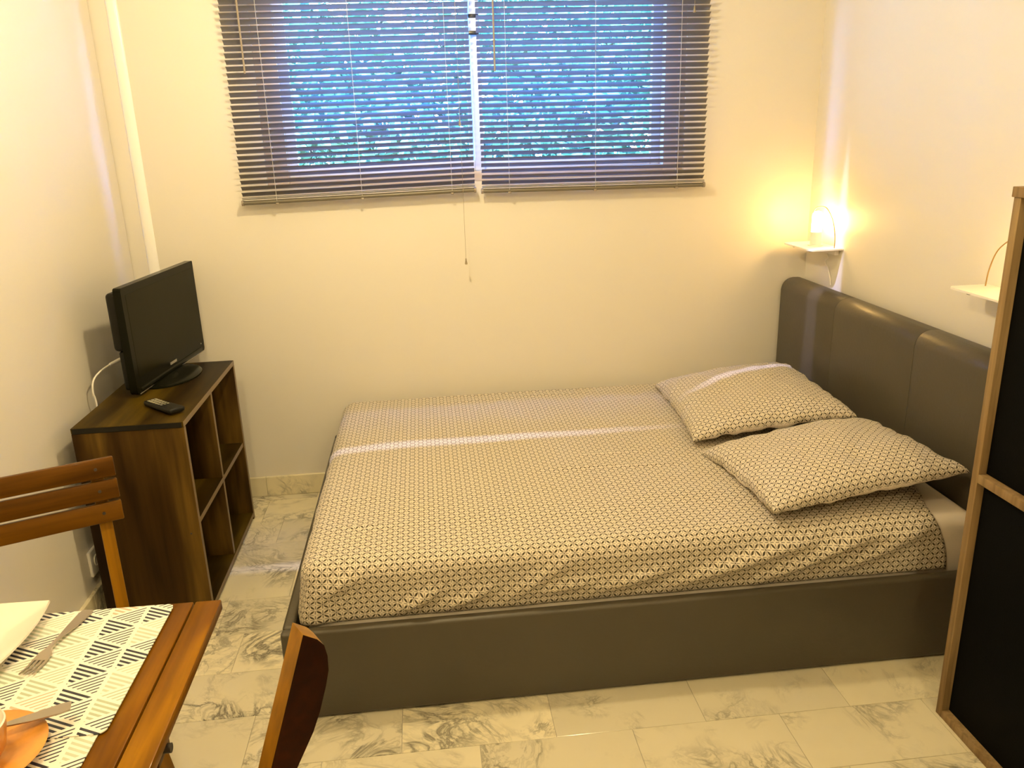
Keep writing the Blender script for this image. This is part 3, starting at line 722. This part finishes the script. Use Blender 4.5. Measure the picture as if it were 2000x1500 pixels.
boxo('stand_neck', (-0.018, 0.006, -0.09, 0.03, 0.008, TVZ + 0.06), 'tvblack', tv, 0.006, 3)

# remote control
rc = thing('remote_control', 'black remote control with grey keys lying before the television', 'remote control', (-0.432, -0.792, CH), math.atan2(-0.125, 0.125))
bm = bmesh.new(); box(bm, -0.088, 0.088, -0.022, 0.022, 0.001, 0.019, 0.007, 3)
for v in bm.verts: v.co.y *= 1.0 + 0.25 * (v.co.x / 0.088) * (v.co.x > 0); v.co.z += 0.004 * (v.co.x > 0.05)
finish('remote_body', bm, 'tvback', rc, 40)
for i in range(6):
    for j in range(3): boxo('key', (-0.070 + i * 0.0155, -0.070 + i * 0.0155 + 0.011, -0.0165 + j * 0.0115, -0.0165 + j * 0.0115 + 0.009, 0.0185, 0.0215), 'rubber', rc, 0.0015)

# cable behind the television, socket on the wall
bm = bmesh.new(); tube(bm, bez([(-0.590, -0.420, 0.768), (-0.635, -0.480, 0.782), (-0.672, -0.560, 0.775), (-0.695, -0.625, 0.752), (-0.700, -0.645, 0.71), (-0.698, -0.640, 0.65), (-0.700, -0.66, 0.40), (-0.705, -0.78, 0.21)], 8), 0.0032, 8)
pc = finish('power_cable', bm, 'lampwhite', None, 60); tag(pc, 'white power cable dropping behind the cube shelf from the television', 'cable')
bm = bmesh.new(); tube(bm, [(-0.632, -0.476, 0.7815), (-0.648, -0.506, 0.782), (-0.668, -0.55, 0.777)], [0.005, 0.007, 0.005], 10); finish('cable_joint', bm, 'lampwhite', pc, 60)
so = thing('wall_socket', 'white wall socket plate low beside the cube shelf', 'socket', (XL, -0.825, 0.18))
boxo('socket_plate', (0.0004, 0.011, -0.042, 0.042, -0.045, 0.045), 'lampwhite', so, 0.004, 3)
bm = bmesh.new(); lathe(bm, [(0, 0.0), (0.020, 0.0), (0.020, 0.003), (0.017, 0.003), (0.016, 0.0005), (0, 0.0005)], 24); o = finish('socket_ring', bm, 'lampwhite', so, 40, (0.0112, 0, 0)); o.rotation_euler = (0, PI / 2, 0)

# ================================================================== wardrobe on the right
wd = thing('wardrobe', 'low wardrobe with oak-coloured edges and black panels at the right', 'wardrobe', (1.709, -2.3, 0))
wx, wy = wd.location.x, wd.location.y; WT, WY0, WY1, WH = 0.022, -2.90, -1.713, 1.358
def wb(name, d, m='oak', bev=0.001): return boxo(name, (d[0] - wx, d[1] - wx, d[2] - wy, d[3] - wy, d[4], d[5]), m, wd, bev)
wb('side_panel', (1.709, 2.086, WY1 - WT, WY1, 0, WH - WT - .0004)); wb('side_panel', (1.709, 2.086, WY0, WY0 + WT, 0, WH - WT - .0004))
wb('top_panel', (1.705, 2.086, WY0 - 0.003, WY1 + 0.003, WH - WT, WH))
wb('bottom_panel', (1.709, 2.086, WY0 + WT, WY1 - WT, 0.0005, WT))
wb('middle_shelf', (1.709, 2.082, WY0 + WT, WY1 - WT, 0.672, 0.694))
wb('door_panel', (1.728, 1.744, WY0 + WT + .001, WY1 - WT - .001, WT + .001, 0.671), 'panel', 0.001)
wb('door_panel', (1.728, 1.744, WY0 + WT + .001, WY1 - WT - .001, 0.695, WH - WT - .001), 'panel', 0.001)
wb('back_panel', (2.080, 2.086, WY0 + WT, WY1 - WT, WT, WH - WT), 'panel', 0)

# ================================================================== dining table
TZ = 0.720
tb = thing('dining_table', 'orange-brown slatted wooden dining table at lower left', 'table', (-0.29, -2.40, 0))
tx, ty = tb.location.x, tb.location.y
def tbx(name, d, m, bev=0.002): return boxo(name, (d[0] - tx, d[1] - tx, d[2] - ty, d[3] - ty, d[4], d[5]), m, tb, bev, 2)
TY0, TY1 = -2.76, -2.050; x1 = 0.0375
for k in range(14):
    tbx('table_slat', (x1 - 0.0455, x1, TY0, TY1, TZ - 0.020, TZ), 'acacia', 0.003); x1 -= 0.0478
TX0 = x1 + 0.003
for yy in (-2.13, -2.66): tbx('cross_rail', (TX0 + 0.02, 0.020, yy - 0.022, yy + 0.022, TZ - 0.050, TZ - 0.0205), 'acaciax')
def bar(name, parent, p0, p1, wx_, wy_, m, bev=0.003):
    """rectangular bar from p0 to p1"""
    p0, p1 = Vector(p0), Vector(p1); d = (p1 - p0); L = d.length; d.normalize()
    x = Vector((1, 0, 0)); x = (x - d * x.dot(d)).normalized(); y = d.cross(x)
    bm = bmesh.new(); box(bm, -wx_ / 2, wx_ / 2, -wy_ / 2, wy_ / 2, -L / 2, L / 2, bev, 2)
    o = finish(name, bm, m, parent, 35); o.matrix_local = Matrix.Translation((p0 + p1) / 2) @ Matrix((x, y, d)).transposed().to_4x4(); return o
for xx, off in ((-0.052, 0.0), (TX0 + 0.09, 0.0)):
    bar('table_leg', tb, (xx - tx, -2.262 - ty, TZ - 0.045), (xx - tx, -2.07 - ty, 0.001), 0.022, 0.045, 'acaciaz')
    bar('table_leg', tb, (xx - 0.025 - tx, -2.58 - ty, TZ - 0.045), (xx - 0.025 - tx, -2.70 - ty, 0.001), 0.022, 0.045, 'acaciaz')
bm = bmesh.new(); tube(bm, [(0.02 - tx, -2.385 - ty, TZ - 0.030), (0.0405 - tx, -2.385 - ty, TZ - 0.030)], 0.007, 12); finish('hinge_knob', bm, 'screw', tb, 40)
tbx('cross_rail', (TX0 + 0.02, 0.030, -2.41, -2.36, TZ - 0.042, TZ - 0.0205), 'acaciax')

# placemats
def placemat(label, x0, x1, y0, y1, z, rot, uoff, bend=0.0):
    cxm, cym = (x0 + x1) / 2, (y0 + y1) / 2; hx, hy = (x1 - x0) / 2, (y1 - y0) / 2; rr = 0.012
    bm = bmesh.new(); uvl = bm.loops.layers.uv.new('UVMap'); poly = []
    for (sx, sy, a0) in ((1, 1, 0), (-1, 1, PI / 2), (-1, -1, PI), (1, -1, 1.5 * PI)):
        for k in range(6): a = a0 + PI / 2 * k / 5; poly.append((sx * (hx - rr) + rr * math.cos(a), sy * (hy - rr) + rr * math.sin(a)))
    prism(bm, poly, 2, 0, 0.0016)
    for f in bm.faces:
        for l in f.loops: l[uvl].uv = (l.vert.co.x + cxm - uoff[0], l.vert.co.y + cym - uoff[1])
    o = finish('placemat', bm, 'mat', None, None, (cxm, cym, z)); o.rotation_euler = (0, 0, rot)
    return tag(o, label, 'placemat', 'triangle-print placemats on the table')
placemat('white placemat with striped triangle print under the plate and fork', -0.490, -0.0425, -2.380, -2.0555, TZ + 0.0022, -0.012, (-0.146 - 0.061 * 20, -2.147 + 0.0605 * 20.0))
placemat('white placemat with striped triangle print under the saucer edge, at the photo bottom', -0.510, -0.056, -2.700, -2.366, TZ + 0.0003, -0.010, (-0.151 - 0.061 * 20, -2.405 + 0.0605 * 20.0))
PZ = TZ + 0.0038

# plate: square with bowed sides
def platepts(s, n=12):
    cs = [(0.140, 0.125), (-0.140, 0.125), (-0.128, -0.128), (0.112, -0.128)]; out = []
    for i in range(4):
        a = Vector(cs[i]); b = Vector(cs[(i + 1) % 4]); nrm = Vector(((b - a).y, -(b - a).x)).normalized(); bow = 0.003 if i == 0 else 0.020
        for k in range(n):
            t = k / n; p = a.lerp(b, t) + nrm * bow * 4 * t * (1 - t) * 1.0; out.append(p * s)
    return out
bm = bmesh.new(); rings = []
for (s, z) in ((0.0, 0.0), (0.62, 0.0), (0.66, 0.002), (1.0, 0.022), (0.995, 0.0255), (0.66, 0.0055), (0.60, 0.0045), (0.0, 0.0045)):
    if s == 0: rings.append([bm.verts.new((0, 0, z))])
    else: rings.append([bm.verts.new((p.x, p.y, z)) for p in platepts(s)])
for a, b in zip(rings, rings[1:]):
    n = max(len(a), len(b))
    for k in range(n):
        k2 = (k + 1) % n
        if len(a) == 1: bm.faces.new((a[0], b[k], b[k2]))
        elif len(b) == 1: bm.faces.new((a[k], b[0], a[k2]))
        else: bm.faces.new((a[k], b[k], b[k2], a[k2]))
pl = finish('plate', bm, 'china', None, 50, (-0.388, -2.180, PZ + 0.0004)); tag(pl, 'cream square plate with bowed sides on the placemat', 'plate')

# fork and spoon
def cutlery(name, label, cat, loc, rz, fork, L=0.178, tilt=0.0):
    r = thing(name, label, cat, loc, rz); r.rotation_euler = (0, tilt, rz)
    bm = bmesh.new(); prev = None
    st = [(0, 0.009, 0.0012), (0.012, 0.011, 0.0014), (0.05, 0.0085, 0.003), (0.085, 0.0036, 0.006), (0.108, 0.003, 0.007), (0.118, 0.005, 0.006), (0.126, 0.0105, 0.004)]
    if fork: st += [(0.142, 0.0125, 0.002)]
    else: st += [(0.136, 0.016, 0.002), (0.150, 0.0185, 0.001), (0.164, 0.016, 0.0015), (0.174, 0.008, 0.003)]
    for (x, hw_, z) in st:
        ring = [bm.verts.new((x, -hw_, z)), bm.verts.new((x, hw_, z)), bm.verts.new((x, hw_, z + 0.0022)), bm.verts.new((x, -hw_, z + 0.0022))]
        if prev:
            for k in range(4): bm.faces.new((prev[k], prev[(k + 1) % 4], ring[(k + 1) % 4], ring[k]))
        else: bm.faces.new(ring[::-1])
        prev = ring
    bm.faces.new(prev); finish('handle', bm, 'steel', r, 40)
    if fork:
        for k in range(4):
            y0 = -0.0125 + k * 0.0071
            bm = bmesh.new(); pv = None
            for (x, z, w_) in ((0.1415, 0.002, 0.0038), (0.158, 0.0012, 0.0032), (0.178, 0.004, 0.0018)):
                ring = [bm.verts.new((x, y0 + .0019 - w_ / 2, z)), bm.verts.new((x, y0 + .0019 + w_ / 2, z)), bm.verts.new((x, y0 + .0019 + w_ / 2, z + 0.002)), bm.verts.new((x, y0 + .0019 - w_ / 2, z + 0.002))]
                if pv:
                    for q in range(4): bm.faces.new((pv[q], pv[(q + 1) % 4], ring[(q + 1) % 4], ring[q]))
                else: bm.faces.new(ring[::-1])
                pv = ring
            bm.faces.new(pv); finish('tine', bm, 'steel', r, 40)
    return r
cutlery('fork', 'steel dinner fork lying between the plate and the table edge', 'fork', (-0.186, -2.060, PZ), math.atan2(-0.172, -0.026), True)
cutlery('teaspoon', 'steel teaspoon resting on the terracotta saucer', 'spoon', (-0.096, -2.353, PZ + 0.0255), math.atan2(-0.021, -0.071), False, tilt=0.10)

# saucer and cup
bm = bmesh.new(); lathe(bm, [(0, 0), (0.042, 0), (0.046, 0.002), (0.083, 0.013), (0.085, 0.0155), (0.082, 0.0160), (0.045, 0.006), (0.026, 0.0045), (0, 0.0045)], 48)
tag(finish('saucer', bm, 'terra', None, 50, (-0.193, -2.418, PZ + 0.0004)), 'glazed terracotta saucer under the cup', 'saucer')
cu = thing('cup', 'terracotta coffee cup with pale inside standing on the saucer', 'cup', (-0.186, -2.430, PZ + 0.0052))
bm = bmesh.new(); lathe(bm, [(0, 0), (0.022, 0), (0.024, 0.003), (0.036, 0.022), (0.0415, 0.050), (0.042, 0.060)], 40); lathe(bm, [(0.042, 0.060), (0.0400, 0.0615), (0.0392, 0.060), (0.0388, 0.050), (0.034, 0.024), (0.022, 0.006), (0, 0.005)], 40)
for f in bm.faces:
    pass
ob = finish('cup_body', bm, ['terra', 'china'], cu, 50)
for i, p in enumerate(ob.data.polygons):
    if i >= len(ob.data.polygons) - 40 * 6: p.material_index = 1
bm = bmesh.new(); tube(bm, bez([(-0.040, 0.0, 0.048), (-0.058, 0, 0.048), (-0.062, 0, 0.034), (-0.052, 0, 0.022), (-0.035, 0, 0.02)], 6), 0.0042, 8); finish('cup_handle', bm, 'terra', cu, 60)

# ================================================================== chairs
# folding chair behind the table: local x along the back, local y forward (towards the sitter's front), z up
fa = math.atan2(0.083, 0.191)
c1 = thing('folding_chair', 'slat-back folding wooden chair behind the table, before the cube shelf', 'chair', (-0.249 - 0.215 * math.cos(fa), -1.688 - 0.215 * math.sin(fa), 0), fa)
def lean(z): return 0.176 * (z - 0.45)          # backrest leans away from the table (local +y)
for k in range(3):
    z1 = 0.860 - k * 0.0478; z0 = z1 - 0.0425
    bm = bmesh.new(); box(bm, -0.215, 0.215, -0.009, 0.009, -0.02125, 0.02125, 0.003, 2)
    o = finish('back_slat', bm, 'acaciax', c1, 35, (0, lean((z0 + z1) / 2) - 0.041, (z0 + z1) / 2)); o.rotation_euler = (-0.174, 0, 0)
    for sx in (-1, 1):
        bm = bmesh.new(); lathe(bm, [(0, 0), (0.0035, 0), (0.0035, 0.0008), (0, 0.0008)], 12); s = finish('screw', bm, 'screw', o, 40, (sx * 0.178, -0.0092, 0)); s.rotation_euler = (PI / 2, 0, 0)
for sx in (-1, 1):
    bar('back_post', c1, (sx * 0.178, lean(0.85) - 0.016, 0.85), (sx * 0.178, lean(0.001) - 0.016, 0.001), 0.026, 0.028, 'acaciaz')
    bar('rear_leg', c1, (sx * 0.150, -0.36, 0.43), (sx * 0.150, 0.06, 0.001), 0.024, 0.030, 'acaciaz')
    bar('seat_rail', c1, (sx * 0.150, -0.02, 0.418), (sx * 0.150, -0.36, 0.425), 0.024, 0.030, 'acaciaz')
for k in range(7):
    y1 = -0.025 - k * 0.0485; boxo('seat_slat', (-0.195, 0.195, y1 - 0.043, y1, 0.437, 0.452), 'acaciax', c1, 0.003)

# chair at the right end of the table: only the top of one flat back post shows; local x = backwards, local -y = towards the camera side
ca = math.radians(60)
c2 = thing('wooden_chair', 'wooden chair with flat round-topped back post at the bottom edge, before the bed', 'chair', (0.27, -2.537, 0), PI / 2 - ca)
postL = [(0.0, 0.954), (-0.057, 0.797), (-0.105, 0.66), (-0.180, 0.45), (-0.150, 0.22), (-0.105, 0.001)]
postR = [(0.016, 0.941), (0.0235, 0.930), (0.0262, 0.914), (0.0255, 0.894), (0.020, 0.874), (0.009, 0.843), (-0.002, 0.819), (-0.028, 0.778), (-0.066, 0.66), (-0.135, 0.45), (-0.112, 0.22), (-0.070, 0.001)]
poly = postR[::1] + postL[::-1]
for k in range(2):
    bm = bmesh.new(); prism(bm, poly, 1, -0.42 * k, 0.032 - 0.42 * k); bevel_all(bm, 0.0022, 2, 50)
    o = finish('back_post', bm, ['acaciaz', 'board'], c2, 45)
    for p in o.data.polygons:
        if abs(p.normal.y) > 0.95: p.material_index = 1  # shade put into the colour: wide faces darker than the edges
for z in (0.60, 0.665, 0.725):
    o = boxo('back_slat', (-0.008, 0.008, -0.395, -0.001, -0.024, 0.024), 'board', c2, 0.003); o.location = (-0.045 + 0.365 * (z - 0.78), -0.198, z); o.rotation_euler = (0, 0.35, 0)
for yy in (0.012, -0.408):
    bar('front_leg', c2, (-0.50, yy, 0.44), (-0.52, yy, 0.001), 0.030, 0.024, 'acaciaz'); bar('seat_rail', c2, (-0.155, yy, 0.42), (-0.51, yy, 0.42), 0.024, 0.034, 'acaciaz')
for k in range(7):
    x1 = -0.190 - k * 0.0485; boxo('seat_slat', (x1 - 0.043, x1, -0.44, 0.045, 0.4385, 0.455), 'board', c2, 0.003)

# ================================================================== ceiling fixtures (above the frame)
def fixture(label, x, y, dz=0.0):
    r = thing('ceiling_lamp', label, 'lamp', (x, y, ZC))
    bm = bmesh.new(); lathe(bm, [(0, -0.0005), (0.07, -0.0005), (0.07, -0.02), (0.02, -0.03), (0, -0.03)], 32); finish('lamp_mount', bm, 'lampwhite', r, 40)
    bm = bmesh.new(); lathe(bm, [(0, -0.030), (0.004 if dz else 0.02, -0.030), (0.004 if dz else 0.02, -0.060 - dz), (0.02, -0.062 - dz), (0.02, -0.075 - dz), (0, -0.075 - dz)], 20); finish('lamp_stem', bm, 'lampwhite', r, 40)
    bm = bmesh.new(); lathe(bm, [(0, -0.076 - dz), (0.028, -0.078 - dz), (0.036, -0.10 - dz), (0.030, -0.118 - dz), (0, -0.122 - dz)], 28); finish('lamp_bulb', bm, 'glow', r, 60)
fixture('round ceiling lamp hanging over the bed', 0.36, -1.12, 0.26)
fixture('round ceiling lamp near the wall behind the viewer', 1.20, -3.70)
fixture('round ceiling lamp hanging over the dining table', -0.05, -2.65)

# two made-up housings on the ceiling, added to carry the cold streak spots
for lx, ly, rz, lab in ((0.50, -0.628, 0.0, 'slim white added spot housing on the ceiling above the bed centre'), (0.75, -0.765, 0.35, 'slim white added spot housing on the ceiling turned towards the headboard')):
    r = thing('added_spot_housing', lab, 'lamp', (lx, ly, ZC), rz, 'added spot housings on the ceiling')
    boxo('housing_body', (-0.10, 0.10, -0.020, 0.020, -0.070, -0.0005), 'lampwhite', r, 0.004)
    for sy in (-1, 1): boxo('slot_lip', (-0.10, 0.10, sy * 0.016 - 0.003, sy * 0.016 + 0.003, -0.085, -0.0705), 'lampwhite', r, 0.001)
